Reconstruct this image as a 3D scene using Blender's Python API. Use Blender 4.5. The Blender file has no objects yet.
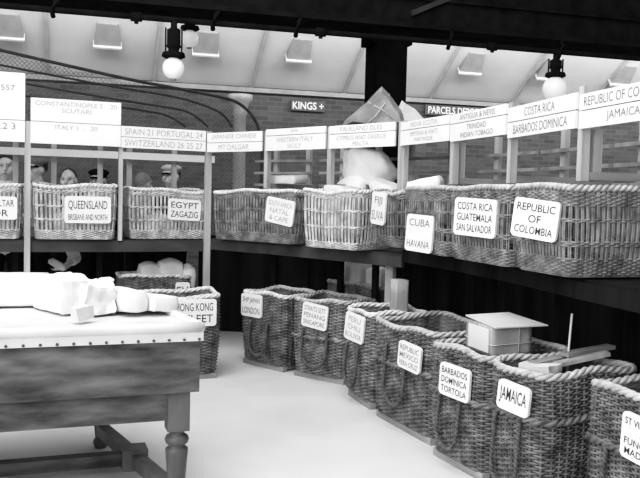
import bpy, bmesh, math, random
import numpy as np
from mathutils import Vector, Matrix, noise

random.seed(7)
SC = bpy.context.scene
COL = SC.collection
PI = math.pi

# ------------------------------------------------------------------ camera
F, CAMZ = 800.0, 1.5
PITCH, ROLL = math.atan(41 / 800), 0.024
fwd = Vector((0, math.cos(PITCH), -math.sin(PITCH)))
up0 = Vector((0, math.sin(PITCH), math.cos(PITCH)))
rt0 = Vector((1, 0, 0))
rt = rt0 * math.cos(ROLL) + up0 * math.sin(ROLL)
up = up0 * math.cos(ROLL) - rt0 * math.sin(ROLL)
cd = bpy.data.cameras.new('camera')
cam = bpy.data.objects.new('camera', cd)
COL.objects.link(cam)
cd.sensor_width = 36
cd.lens = 36 * F / 640
cam.matrix_world = Matrix(((rt.x, up.x, -fwd.x, 0), (rt.y, up.y, -fwd.y, 0), (rt.z, up.z, -fwd.z, CAMZ), (0, 0, 0, 1)))
SC.camera = cam


def P(px, py, Y):
    """point on the sight line of a pixel at distance Y down the hall"""
    d = rt * ((px - 320) / F) + up * ((239 - py) / F) + fwd
    return Vector((0, 0, CAMZ)) + d * (Y / d.y)


# ------------------------------------------------------------------ materials
MATS = {}


def mat(name, v, rough=0.7, var=0.25, scale=8.0, bump=0.0, stretch=(1, 1, 1), spec=0.3, dark=None, detail=5):
    if name in MATS:
        return MATS[name]
    m = bpy.data.materials.new(name)
    m.use_nodes = True
    nt = m.node_tree
    b = nt.nodes['Principled BSDF']
    b.inputs['Roughness'].default_value = rough
    b.inputs['Specular IOR Level'].default_value = spec
    tc = nt.nodes.new('ShaderNodeTexCoord')
    mp = nt.nodes.new('ShaderNodeMapping')
    mp.inputs['Scale'].default_value = stretch
    nz = nt.nodes.new('ShaderNodeTexNoise')
    nz.inputs['Scale'].default_value = scale
    nz.inputs['Detail'].default_value = detail
    cr = nt.nodes.new('ShaderNodeValToRGB')
    lo = v * (1 - var) if dark is None else dark
    hi = min(1.0, v * (1 + var))
    cr.color_ramp.elements[0].color = (lo, lo, lo, 1)
    cr.color_ramp.elements[1].color = (hi, hi, hi, 1)
    cr.color_ramp.elements[0].position = 0.3
    cr.color_ramp.elements[1].position = 0.7
    L = nt.links.new
    L(tc.outputs['Object'], mp.inputs['Vector'])
    L(mp.outputs['Vector'], nz.inputs['Vector'])
    L(nz.outputs['Fac'], cr.inputs['Fac'])
    L(cr.outputs['Color'], b.inputs['Base Color'])
    if bump:
        bp = nt.nodes.new('ShaderNodeBump')
        bp.inputs['Strength'].default_value = bump
        bp.inputs['Distance'].default_value = 0.01
        L(nz.outputs['Fac'], bp.inputs['Height'])
        L(bp.outputs['Normal'], b.inputs['Normal'])
    MATS[name] = m
    return m


def brick_mat(name, v, mortar):
    m = bpy.data.materials.new(name)
    m.use_nodes = True
    nt = m.node_tree
    b = nt.nodes['Principled BSDF']
    b.inputs['Roughness'].default_value = 0.85
    tc = nt.nodes.new('ShaderNodeTexCoord')
    sp = nt.nodes.new('ShaderNodeSeparateXYZ')
    cb = nt.nodes.new('ShaderNodeCombineXYZ')
    br = nt.nodes.new('ShaderNodeTexBrick')
    br.inputs['Scale'].default_value = 1.0
    br.inputs['Brick Width'].default_value = 0.23
    br.inputs['Row Height'].default_value = 0.078
    br.inputs['Mortar Size'].default_value = 0.007
    br.inputs['Color1'].default_value = (v * .75, v * .75, v * .75, 1)
    br.inputs['Color2'].default_value = (v * 1.3, v * 1.3, v * 1.3, 1)
    br.inputs['Mortar'].default_value = (mortar, mortar, mortar, 1)
    nz = nt.nodes.new('ShaderNodeTexNoise')
    nz.inputs['Scale'].default_value = 1.4
    mx = nt.nodes.new('ShaderNodeMix')
    mx.data_type = 'RGBA'
    mx.blend_type = 'MULTIPLY'
    mx.inputs['Factor'].default_value = 0.6
    L = nt.links.new
    L(tc.outputs['Object'], sp.inputs[0])
    L(sp.outputs['X'], cb.inputs['X'])
    L(sp.outputs['Z'], cb.inputs['Y'])
    L(cb.outputs[0], br.inputs['Vector'])
    L(tc.outputs['Object'], nz.inputs['Vector'])
    L(br.outputs['Color'], mx.inputs['A'])
    L(nz.outputs['Color'], mx.inputs['B'])
    ga = nt.nodes.new('ShaderNodeRGBToBW')
    L(mx.outputs['Result'], ga.inputs[0])
    L(ga.outputs[0], b.inputs['Base Color'])
    return m


M_floor = mat('floor_concrete', 0.70, 0.75, 0.07, 1.6, 0.05, spec=0.2)
M_brick = brick_mat('dark_brick', 0.11, 0.16)  # dark grey brick with random mottling
M_ceil = mat('whitewashed_boards', 0.60, 0.8, 0.10, 1.1)
M_rib = mat('ceiling_batten', 0.42, 0.8, 0.15, 4)
M_iron = mat('black_iron', 0.012, 0.8, 0.4, 6, spec=0.0)
M_pillar = mat('black_painted_pillar', 0.006, 0.8, 0.4, 4, spec=0.0)
M_pale_col = mat('grey_painted_iron', 0.30, 0.6, 0.15, 5)
M_post = mat('grey_planed_wood', 0.42, 0.7, 0.25, 14, 0.1, (1, 1, .12))
M_shelf = mat('dark_shelf_wood', 0.06, 0.7, 0.4, 7, 0.1, (.15, 1, 1))
M_rail = mat('rail_wood', 0.28, 0.7, 0.3, 9, 0.1, (.15, 1, 1))
M_back = mat('boarding_and_shade', 0.018, 0.9, 0.5, 6, 0.1, (1, 1, .1), spec=0.0)  # near-black boarding tone, also painted on rack parts as shade
M_board = mat('white_painted_board', 0.84, 0.6, 0.04, 5)
M_edge = mat('board_seam', 0.22, 0.7, 0.2, 8)
M_card = mat('white_card', 0.82, 0.6, 0.06, 9)
M_ink = mat('black_ink', 0.06, 0.7, 0.3, 30)
M_faint = mat('faded_ink', 0.36, 0.7, 0.3, 30)
M_grey_ink = mat('grey_ink', 0.20, 0.7, 0.4, 40)
M_wick_l = mat('pale_wicker', 0.50, 0.55, 0.42, 14, spec=0.4)
M_wick_m = mat('grey_wicker', 0.22, 0.55, 0.6, 14, spec=0.4)
M_wick_d = mat('brown_wicker', 0.165, 0.55, 0.65, 13, spec=0.4)
M_rim_l = mat('pale_wicker_rim', 0.68, 0.55, 0.25, 20)
M_rim = mat('worn_wicker_rim', 0.46, 0.55, 0.3, 20)
M_rope = mat('hemp_rope', 0.13, 0.8, 0.35, 40)
M_base = mat('dark_wicker_base', 0.05, 0.8, 0.4, 10)
M_runner = mat('runner_wood', 0.34, 0.7, 0.3, 10, 0.1, (.2, 1, 1))
M_tab = mat('table_oak', 0.10, 0.5, 0.75, 7, 0.25, (.5, 1, 2.5), spec=0.35, detail=10)
M_tableg = mat('table_leg_oak', 0.13, 0.45, 0.4, 9, 0.1, (1, 1, .3), spec=0.35)
M_leather = mat('pale_canvas_lining', 0.62, 0.7, 0.10, 6, 0.1)
M_nail = mat('brass_nail_dark', 0.06, 0.4, 0.2, 20, spec=0.6)
M_white = mat('white_paper', 0.76, 0.7, 0.04, 5, 0.1)
M_paper = mat('light_wrapping_paper', 0.66, 0.7, 0.12, 5, 0.25)
M_kraft = mat('brown_wrapping_paper', 0.30, 0.6, 0.35, 5, 0.3)
M_kraft2 = mat('mid_wrapping_paper', 0.40, 0.6, 0.25, 6, 0.3)
M_canvas = mat('canvas_sack', 0.90, 0.85, 0.12, 7, 0.3)
M_string = mat('string', 0.55, 0.8, 0.15, 30)
M_dstring = mat('dark_string', 0.10, 0.8, 0.15, 30)
M_skin = mat('skin', 0.58, 0.55, 0.10, 12)
M_hair = mat('dark_hair', 0.03, 0.6, 0.4, 60)
M_ghair = mat('grey_hair', 0.28, 0.6, 0.4, 60)
M_eye = mat('dark_eye', 0.02, 0.3, 0.2, 10)
M_suit = mat('dark_serge', 0.012, 0.9, 0.3, 20, spec=0.0)
M_shirt = mat('white_shirt', 0.75, 0.85, 0.06, 10)
M_cap = mat('grey_tweed', 0.20, 0.9, 0.3, 40)
M_capl = mat('pale_cap_cloth', 0.55, 0.9, 0.15, 40)
M_wire = mat('wire_grey', 0.16, 0.5, 0.3, 20, spec=0.5)
M_rod = mat('screen_rod', 0.07, 0.5, 0.3, 10)
M_enam = mat('dark_enamel', 0.10, 0.35, 0.1, 4)
M_vent = mat('vent_grey', 0.30, 0.8, 0.12, 6)  # plain grey of the hoods and the cornice
M_glob = bpy.data.materials.new('opal_glass')
M_glob.use_nodes = True
_b = M_glob.node_tree.nodes['Principled BSDF']
_b.inputs['Base Color'].default_value = (.85, .85, .85, 1)
_b.inputs['Roughness'].default_value = 0.25
_b.inputs['Emission Color'].default_value = (1, 1, 1, 1)
_b.inputs['Emission Strength'].default_value = 0.18


# ------------------------------------------------------------------ mesh builder
class MB:
    def __init__(s):
        s.v, s.f, s.n = [], [], 0
        s.sm = []

    def add(s, V, Fc, smooth=False):
        V = np.asarray(V, dtype=np.float64).reshape(-1, 3)
        s.v.append(V)
        o = s.n
        for f in Fc:
            s.f.append([i + o for i in f])
        s.sm += [smooth] * len(Fc)
        s.n += len(V)
        return s

    def box(s, c, d, rz=0.0, R=None, taper=1.0):
        hx, hy, hz = d[0] / 2, d[1] / 2, d[2] / 2
        V = []
        for z in (-hz, hz):
            k = taper if z < 0 else 1
            for x, y in ((-hx, -hy), (hx, -hy), (hx, hy), (-hx, hy)):
                V.append(Vector((x * k, y * k, z)))
        M = R if R is not None else Matrix.Rotation(rz, 3, 'Z')
        V = [tuple(M @ q + Vector(c)) for q in V]
        return s.add(V, [(3, 2, 1, 0), (4, 5, 6, 7), (0, 1, 5, 4), (1, 2, 6, 5), (2, 3, 7, 6), (3, 0, 4, 7)])

    def beam(s, a, b, w, h, upv=(0, 0, 1)):
        a, b = Vector(a), Vector(b)
        t = (b - a).normalized()
        u = Vector(upv)
        if abs(t.dot(u)) > 0.98:
            u = Vector((0, 1, 0))
        sd = t.cross(u).normalized()
        u = sd.cross(t).normalized()
        R = Matrix((t, sd, u)).transposed()
        return s.box((a + b) / 2, ((b - a).length, w, h), R=R)

    def tube(s, pts, r, sides=6, closed=False, caps=True):
        p = np.asarray([tuple(q) for q in pts], dtype=np.float64)
        n = len(p)
        rr = np.full(n, r) if np.isscalar(r) else np.asarray(r, dtype=np.float64)
        if closed:
            t = np.roll(p, -1, 0) - np.roll(p, 1, 0)
        else:
            t = np.gradient(p, axis=0)
        t /= (np.linalg.norm(t, axis=1)[:, None] + 1e-12)
        ref = np.array([0, 0, 1.0])
        if np.mean(np.abs(t @ ref)) > 0.75:
            ref = np.array([0.31, 1.0, 0.05])
        a = np.cross(t, ref)
        ln = np.linalg.norm(a, axis=1)[:, None]
        bad = ln[:, 0] < 1e-4
        a[bad] = np.cross(t[bad], np.array([1.0, 0.1, 0]))
        a /= (np.linalg.norm(a, axis=1)[:, None] + 1e-12)
        b = np.cross(a, t)
        ang = np.arange(sides) * 2 * PI / sides
        V = (p[:, None, :] + rr[:, None, None] * (np.cos(ang)[None, :, None] * a[:, None, :] + np.sin(ang)[None, :, None] * b[:, None, :])).reshape(-1, 3)
        Fc = []
        m = n if closed else n - 1
        for i in range(m):
            i2 = (i + 1) % n
            for j in range(sides):
                j2 = (j + 1) % sides
                Fc.append((i * sides + j, i * sides + j2, i2 * sides + j2, i2 * sides + j))
        if caps and not closed:
            Fc.append(tuple(range(sides))[::-1])
            Fc.append(tuple((n - 1) * sides + j for j in range(sides)))
        return s.add(V, Fc, True)

    def lathe(s, prof, c=(0, 0, 0), seg=20, smooth=True):
        V, Fc = [], []
        n = len(prof)
        for k in range(seg):
            a = 2 * PI * k / seg
            for r, z in prof:
                V.append((c[0] + r * math.cos(a), c[1] + r * math.sin(a), c[2] + z))
        for k in range(seg):
            k2 = (k + 1) % seg
            for i in range(n - 1):
                Fc.append((k * n + i, k2 * n + i, k2 * n + i + 1, k * n + i + 1))
        return s.add(V, Fc, smooth)

    def ball(s, c, r, seg=14, rings=9, R=None):
        rx, ry, rz = (r, r, r) if np.isscalar(r) else r
        V, Fc = [], []
        for i in range(rings + 1):
            th = PI * i / rings
            for k in range(seg):
                a = 2 * PI * k / seg
                q = Vector((rx * math.sin(th) * math.cos(a), ry * math.sin(th) * math.sin(a), rz * math.cos(th)))
                if R is not None:
                    q = R @ q
                V.append((c[0] + q.x, c[1] + q.y, c[2] + q.z))
        for i in range(rings):
            for k in range(seg):
                k2 = (k + 1) % seg
                Fc.append((i * seg + k, (i + 1) * seg + k, (i + 1) * seg + k2, i * seg + k2))
        return s.add(V, Fc, True)

    def cap(s, a, ra, b, rb, seg=12):
        """tapered capsule"""
        a, b = Vector(a), Vector(b)
        t = (b - a)
        L = max(t.length, 1e-5)
        t = t / L
        u = t.orthogonal().normalized()
        w = t.cross(u)
        rows = []
        for i in range(5):
            th = PI / 2 * (1 - i / 4.0)
            rows.append((-ra * math.sin(th), max(ra * math.cos(th), 1e-4)))
        for i in range(5):
            th = PI / 2 * (i / 4.0)
            rows.append((L + rb * math.sin(th), max(rb * math.cos(th), 1e-4)))
        V, Fc = [], []
        for d, r in rows:
            for k in range(seg):
                an = 2 * PI * k / seg
                q = a + t * d + (u * math.cos(an) + w * math.sin(an)) * r
                V.append(tuple(q))
        for i in range(len(rows) - 1):
            for k in range(seg):
                k2 = (k + 1) % seg
                Fc.append((i * seg + k, i * seg + k2, (i + 1) * seg + k2, (i + 1) * seg + k))
        Fc.append(tuple(range(seg))[::-1])
        Fc.append(tuple((len(rows) - 1) * seg + k for k in range(seg)))
        return s.add(V, Fc, True)

    def mesh(s, name):
        me = bpy.data.meshes.new(name)
        V = np.concatenate(s.v) if s.v else np.zeros((0, 3))
        me.from_pydata(V.tolist(), [], s.f)
        me.polygons.foreach_set('use_smooth', s.sm)
        me.update()
        return me

    def build(s, name, m, parent=None, loc=(0, 0, 0), rz=0.0):
        return link(name, s.mesh(name), m, parent, loc, rz)


def link(name, me, m, parent=None, loc=(0, 0, 0), rz=0.0):
    o = bpy.data.objects.new(name, me)
    COL.objects.link(o)
    if m is not None:
        me.materials.clear()
        me.materials.append(m)
    o.location = loc
    o.rotation_euler = (0, 0, rz)
    if parent is not None:
        o.parent = parent
    return o


def tag(o, label=None, cat=None, group=None, kind=None):
    if label:
        o['label'] = label
    if cat:
        o['category'] = cat
    if group:
        o['group'] = group
    if kind:
        o['kind'] = kind
    return o


def thing(name, label, cat, loc=(0, 0, 0), rz=0.0, group=None):
    o = bpy.data.objects.new(name, None)
    o.empty_display_size = 0.1
    COL.objects.link(o)
    o.location = loc
    o.rotation_euler = (0, 0, rz)
    return tag(o, label, cat, group)


def evaluated(o):
    dg = bpy.context.evaluated_depsgraph_get()
    return bpy.data.meshes.new_from_object(o.evaluated_get(dg))


def remeshed(mb, name, voxel, smooth=3):
    o = mb.build('tmp', None)
    md = o.modifiers.new('r', 'REMESH')
    md.mode = 'VOXEL'
    md.voxel_size = voxel
    md.use_smooth_shade = True
    if smooth:
        s = o.modifiers.new('s', 'SMOOTH')
        s.factor = 0.5
        s.iterations = smooth
    me = evaluated(o)
    old = o.data
    bpy.data.objects.remove(o)
    bpy.data.meshes.remove(old)
    me.name = name
    return me


def text_mesh(lines, w, h, depth=0.0015, sizes=None, bold=0.003):
    """lines of capitals fitted into w x h, in the XZ plane facing -Y, centred"""
    n = len(lines)
    sizes = sizes or [1.0] * n
    tot = sum(sizes)
    mb = MB()
    z = h / 2
    for ln, sz in zip(lines, sizes):
        lh = h * sz / tot
        if ln.strip():
            cu = bpy.data.curves.new('t', 'FONT')
            cu.body = ln
            cu.size = 1.0
            cu.align_x = 'LEFT'
            cu.offset = bold
            cu.extrude = 0.0
            cu.resolution_u = 3
            o = bpy.data.objects.new('t', cu)
            COL.objects.link(o)
            me = evaluated(o)
            n_v = len(me.vertices)
            co = np.empty(n_v * 3)
            me.vertices.foreach_get('co', co)
            co = co.reshape(-1, 3)
            x0, x1 = co[:, 0].min(), co[:, 0].max()
            y0, y1 = co[:, 1].min(), co[:, 1].max()
            ky = lh * 0.68 / max(y1 - y0, .3)
            kx = min(ky * 1.15, w / (x1 - x0))
            X = (co[:, 0] - (x0 + x1) / 2) * kx
            Z = z - lh / 2 + (co[:, 1] - (y0 + y1) / 2) * ky
            V = np.stack([X, np.zeros_like(X), Z], 1)
            mb.add(V, [tuple(p.vertices) for p in me.polygons])
            bpy.data.objects.remove(o)
            bpy.data.curves.remove(cu)
            bpy.data.meshes.remove(me)
        z -= lh
    return mb.mesh('lettering')


def letters(parent, lines, w, h, loc, m=None, sizes=None, bold=0.003, rz=0.0):
    return link('lettering', text_mesh(lines, w, h, sizes=sizes, bold=bold), m or M_ink, parent, loc, rz)


# ------------------------------------------------------------------ the hall
u74 = Vector((math.sin(math.radians(74)), math.cos(math.radians(74)), 0))
rz74 = math.atan2(u74.y, u74.x)
MB().box((0, 6, -0.1), (22, 26, 0.2)).build('floor', M_floor)['kind'] = 'structure'
# frame of the back wall: x along it, y away from the camera
MB().box((0, 0.15, 1.63), (20, 0.3, 3.26)).build('wall_back', M_brick, None, (0, 13.3, 0), rz74)['kind'] = 'structure'
# cornice under the whitewashed slope
MB().box((0, -0.03, 3.20), (20, 0.1, 0.07)).build('trim_1', M_vent, None, (0, 13.3, 0), rz74)['kind'] = 'structure'
# sloping ceiling rises from the wall head toward the camera
TH = math.radians(33)
c, s_ = math.cos(TH), math.sin(TH)
mb = MB()
SL = 5.6
mb.add([(-10, 0, 3.26), (10, 0, 3.26), (10, -SL * c, 3.26 + SL * s_), (-10, -SL * c, 3.26 + SL * s_),
        (-10, 0.05, 3.32), (10, 0.05, 3.32), (10, -SL * c + .05, 3.32 + SL * s_), (-10, -SL * c + .05, 3.32 + SL * s_)],
       [(0, 1, 2, 3), (7, 6, 5, 4), (0, 4, 5, 1), (1, 5, 6, 2), (2, 6, 7, 3), (3, 7, 4, 0)])
mb.build('ceiling', M_ceil, None, (0, 13.3, 0), rz74)['kind'] = 'structure'
k = 2
for i in range(-5, 6):
    x = i * 1.55 + 0.35
    MB().beam((x, -0.01, 3.24), (x + .02, -SL * c, 3.24 + SL * s_), 0.05, 0.035, (0, s_, c)).build('trim_%d' % k, M_rib, None, (0, 13.3, 0), rz74)['kind'] = 'structure'
    k += 1


def on_wall(px):
    """x along the back wall seen at this pixel column"""
    q = (px - 320) / F
    return q * 13.3 / (u74.x - q * u74.y)


def vent(px, py, label):
    """tapered ventilator hood hanging on the slope"""
    x = on_wall(px)
    # find distance up the slope that gives py
    best = None
    for j in range(400):
        d = SL * j / 400
        lx, ly, lz = x, -d * c, 3.26 + d * s_
        w = Vector((0, 13.3, 0)) + Vector((u74.x * lx - u74.y * ly, u74.y * lx + u74.x * ly, lz)) - Vector((0, 0, CAMZ))
        yy = 239 - F * w.dot(up) / w.dot(fwd)
        xx = 320 + F * w.dot(rt) / w.dot(fwd)
        e = abs(yy - py) + 0.0 * abs(xx - px)
        if best is None or e < best[0]:
            best = (e, d, xx)
    d = best[1]
    x -= (best[2] - px) * 13.0 / F
    base = Vector((0, 13.3, 0)) + Vector((u74.x * x + u74.y * d * c, u74.y * x - u74.x * d * c, 3.26 + d * s_))
    t = thing('ceiling_ventilator', label, 'ventilator', base, rz74, 'ventilator hoods along the sloping ceiling')
    # local: y- towards camera, slope rises to -y
    a, b, hh, ot = .15, .19, .38, .10
    up_s = Vector((0, -c, s_))
    nn = Vector((0, -s_, -c))
    m1 = MB()
    V = []
    for (wd, q, o) in ((a, hh, 0), (b, 0, 0), (a * .9, hh, .03), (b, 0, ot)):
        for sx in (-1, 1):
            V.append(tuple(Vector((sx * wd, 0, 0)) + up_s * q + nn * o))
    m1.add(V, [(0, 1, 5, 4), (4, 5, 7, 6), (2, 6, 7, 3), (0, 4, 6, 2), (1, 3, 7, 5), (0, 2, 3, 1)])
    m1.build('hood', M_vent, t)
    m2 = MB()
    m2.beam(Vector((-b - .01, 0, 0)) + nn * (ot * .6), Vector((b + .01, 0, 0)) + nn * (ot * .6), ot + .05, .035, tuple(up_s))
    m2.build('lip', M_paper, t)


VN = ['leftmost of the ventilators, above the tall blank sign', 'grey hood with pale lip above the long Constantinople board',
      'grey hood beside the far globe lamp', 'grey hood above the KINGS wall sign', 'grey hood just right of the black pillar',
      'grey hood left of the right-hand globe lamp', 'grey hood right of the right-hand globe lamp']
for (px, py), l in zip(((9, 33), (108, 42), (206, 50), (298, 57), (466, 70), (541, 76), (612, 82)), VN):
    vent(px, py, l if l.startswith('left') else 'tapered ' + l)

# girder, its flanges, and the pillar that carries it
GP = Vector((0.68, 8.4, 0))
g = MB()
g.box((0, 0, 3.72), (17, .30, .90))
g.box((0, -.02, 3.27), (17, .46, .045))
g.box((0, -.17, 3.56), (17, .05, .03))
g.build('ceiling_girder', M_iron, None, GP, rz74)['kind'] = 'structure'
g = MB()
g.beam((0.15, -.18, 3.40), (2.0, -.18, 4.25), .05, .05)
g.build('girder_brace', mat('brace_iron', 0.04, .6, .3, 6), None, GP, rz74)['kind'] = 'structure'
p = MB()
p.box((-.04, 0, 1.62), (.325, .36, 3.24))
p.box((-.23, 0, 3.17), (.06, .34, .16))
p.box((.15, 0, 3.17), (.06, .34, .16))
p.box((0, 0, .1), (.5, .48, .2))
p.build('pillar', M_pillar, None, (GP.x, GP.y + .02, 0), rz74)['kind'] = 'structure'
# slender pale iron column with a capital by the back wall
q = P(240, 120, 12.2)
MB().lathe([(.001, 0), (.14, 0), (.14, .3), (.10, .36), (.095, 2.72), (.115, 2.75), (.10, 2.79), (.14, 2.90), (.19, 2.95), (.19, 3.03), (.001, 3.03)], (0, 0, 0), 16).build('iron_column', M_pale_col, None, (q.x, q.y, 0), rz74)['kind'] = 'structure'

# gas pipe under the girder
gp = thing('gas_pipe', 'long black pipe with couplings running below the dark girder', 'pipe', (GP.x, GP.y - .32, 3.11), rz74)
MB().tube([(x, 0, 0) for x in (-8, -4, 0, 4, 8)], .027, 10).build('pipe', M_iron, gp)
for x in (-2.5, -.75, 1.1, 3.0):
    MB().tube([(x - .05, 0, 0), (x + .05, 0, 0)], .042, 10).tube([(x, 0, -.06), (x, 0, .0)], .02, 8).build('coupling', M_iron, gp)
for x in (-1.78, -.98, 0.62, 2.95, 1.9, -3.2):
    MB().tube([(x - .02, .0, -.06), (x - .03, -.05, -.02), (x - .01, -.05, .06), (x + .06, .10, .15)], .022, 8).build('hanger', M_iron, gp)


def pendant(loc, drop, r, label, seg=20):
    t = thing('globe_lamp', label, 'lamp', loc, 0, 'globe lamps')
    m = MB().lathe([(.001, 0), (.03, 0), (.03, -.06), (.062, -.08), (.062, -drop + .12), (.075, -drop + .11), (.05, -drop + .09), (.05, -drop + .06), (.10, -drop + .05), (.11, -drop + .015), (.08, -drop), (.001, -drop)])
    for sx in (-1, 1):
        m.tube([(sx * .075, 0, -.06), (sx * .075, 0, -drop + .05)], .008, 6)
    m.build('fitting', M_iron, t)
    pr = [(.001, -drop - 2 * r * .97)]
    for i in range(1, 14):
        th = PI - PI * i / 15
        pr.append((r * math.sin(th), -drop - r * .92 + r * 1.02 * math.cos(th)))
    pr.append((.07, -drop + .005))
    MB().lathe(pr, seg=seg).build('globe', M_glob, t)
    MB().lathe([(.001, -drop - 2 * r * .98 - .012), (.03, -drop - 2 * r * .98 - .008), (.03, -drop - 2 * r * .94), (.001, -drop - 2 * r * .93)]).build('finial', M_pale_col, t)
    return t


q = P(174, 25, 7.49)
pendant((q.x, q.y, 3.10), .34, .10, 'white glass globe lamp hanging over the left-hand baskets')
q = P(556, 58, 8.61)
pendant((q.x, q.y, 3.10), .26, .13, 'white glass globe lamp hanging above the Costa Rica board')
q = P(190, 20, 9.2)
lt = pendant((q.x, q.y, q.z + .0), .12, .10, 'far globe lamp half hidden behind the left-hand lamp fitting')
MB().tube([(0, 0, 0), (0, 0, 2.04)], .012, 8).build('drop_rod', M_iron, lt)


def enamel(px0, px1, py, h, text, label, Yoff=0.05):
    x0, x1 = on_wall(px0), on_wall(px1)
    xm = (x0 + x1) / 2
    base = Vector((0, 13.3, 0)) + u74 * xm
    z = CAMZ + (198 + .024 * ((px0 + px1) / 2 - 320) - py) * (base.y) / F
    t = thing('wall_sign', label, 'sign', base + Vector((u74.y, -u74.x, 0)) * Yoff + Vector((0, 0, z)), rz74)
    w = x1 - x0
    MB().box((0, 0, 0), (w, .03, h)).build('sign_panel', M_enam, t)
    letters(t, [text], w * .9, h * 1.05, (0, -.018, 0), M_white, bold=.02)


enamel(287, 321, 107, .17, 'KINGS +', 'dark wall sign with white KINGS lettering and a cross')
enamel(420, 476, 112, .17, 'PARCELS DEPOT', 'dark PARCELS wall sign right of the pillar')

# ------------------------------------------------------------------ wire screen behind the left rack
SY = 9.7


def scr(px, py):
    q = P(px, py, SY)
    for _ in range(4):
        yy = SY + (q.x + 2.4) * u74.y / u74.x
        q = P(px, py, yy)
    return q


ws = thing('wire_screen', 'diamond wire mesh screen with curved top rods behind the left rack', 'wire screen', (0, 0, 0))
outer = [scr(*a) for a in ((-90, 28), (0, 50), (65, 65), (130, 79.5), (180, 89), (222, 97.5), (238, 103), (250, 113), (258, 127), (262, 150))]


def smooth_line(pts, n=6):
    o = []
    for i in range(len(pts) - 1):
        p0 = pts[max(i - 1, 0)]
        p1, p2 = pts[i], pts[i + 1]
        p3 = pts[min(i + 2, len(pts) - 1)]
        for j in range(n):
            t = j / n
            o.append(0.5 * ((2 * p1) + (p2 - p0) * t + (2 * p0 - 5 * p1 + 4 * p2 - p3) * t * t + (3 * p1 - p0 - 3 * p2 + p3) * t ** 3))
    o.append(pts[-1])
    return o


ol = smooth_line(outer)
MB().tube(ol + [Vector((ol[-1].x, ol[-1].y, .02))], .02, 8).build('rod', M_rod, ws)
for pts in (((-90, 50), (0, 65), (33, 71.5), (110, 86), (170, 96), (200, 104), (222, 114), (232, 127)),
            ((-90, 66), (0, 79), (33, 85), (120, 100), (165, 107), (190, 113), (208, 127)),
            ((-90, 80), (0, 93), (100, 105), (140, 110), (168, 116), (186, 127))):
    MB().tube(smooth_line([scr(*a) for a in pts]), .013, 8).build('rod', M_rod, ws)
# diamond netting, clipped to the curved outline
s0 = Vector((-2.4, SY, 0))
xs = [(o - s0).dot(u74) for o in ol]
zs = [o.z for o in ol]


def topz(x):
    return float(np.interp(x, xs, zs, left=zs[0], right=0.3))


net = MB()
pitch = .052
zmin = 0.9
xa, xb = -1.9, xs[-1]
nn = int((xb - xa + 3) / pitch)
for sgn in (1, -1):
    for i in range(-40, nn + 60):
        x0 = xa - 2.4 + i * pitch
        seg = []
        for j in range(0, 60):
            d = j * .045
            x = x0 + d if sgn > 0 else x0 + 2.6 - d
            z = zmin + d
            if xa < x < xb and z < topz(x) - .01:
                seg.append((x, z))
        if len(seg) > 1:
            a, b = seg[0], seg[-1]
            pa = s0 + u74 * a[0] + Vector((0, 0, a[1]))
            pb = s0 + u74 * b[0] + Vector((0, 0, b[1]))
            net.tube([pa, pb], .0032, 3, caps=False)
net.build('netting', M_wire, ws)

# ------------------------------------------------------------------ sorting racks
Lp = [Vector(a + (0,)) for a in ((-3.28, 6.80), (-2.585, 7.05), (-1.84, 7.32), (-1.09, 7.70))]
Cp = [Vector(a + (0,)) for a in ((-1.09, 7.70), (-.49, 7.25), (.075, 6.70), (.62, 6.13))]
Rp = [Vector(a + (0,)) for a in ((.62, 6.13), (.90, 5.46), (1.12, 4.73), (1.29, 3.97), (1.47, 3.25))]
SHZ, SHC, SHR = 1.065, 1.085, 1.13


def frame(A, B):
    e = (B - A)
    L = e.length
    e = e / L
    return e, Vector((-e.y, e.x, 0)), L, math.atan2(e.y, e.x)   # e right, b into the rack


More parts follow.
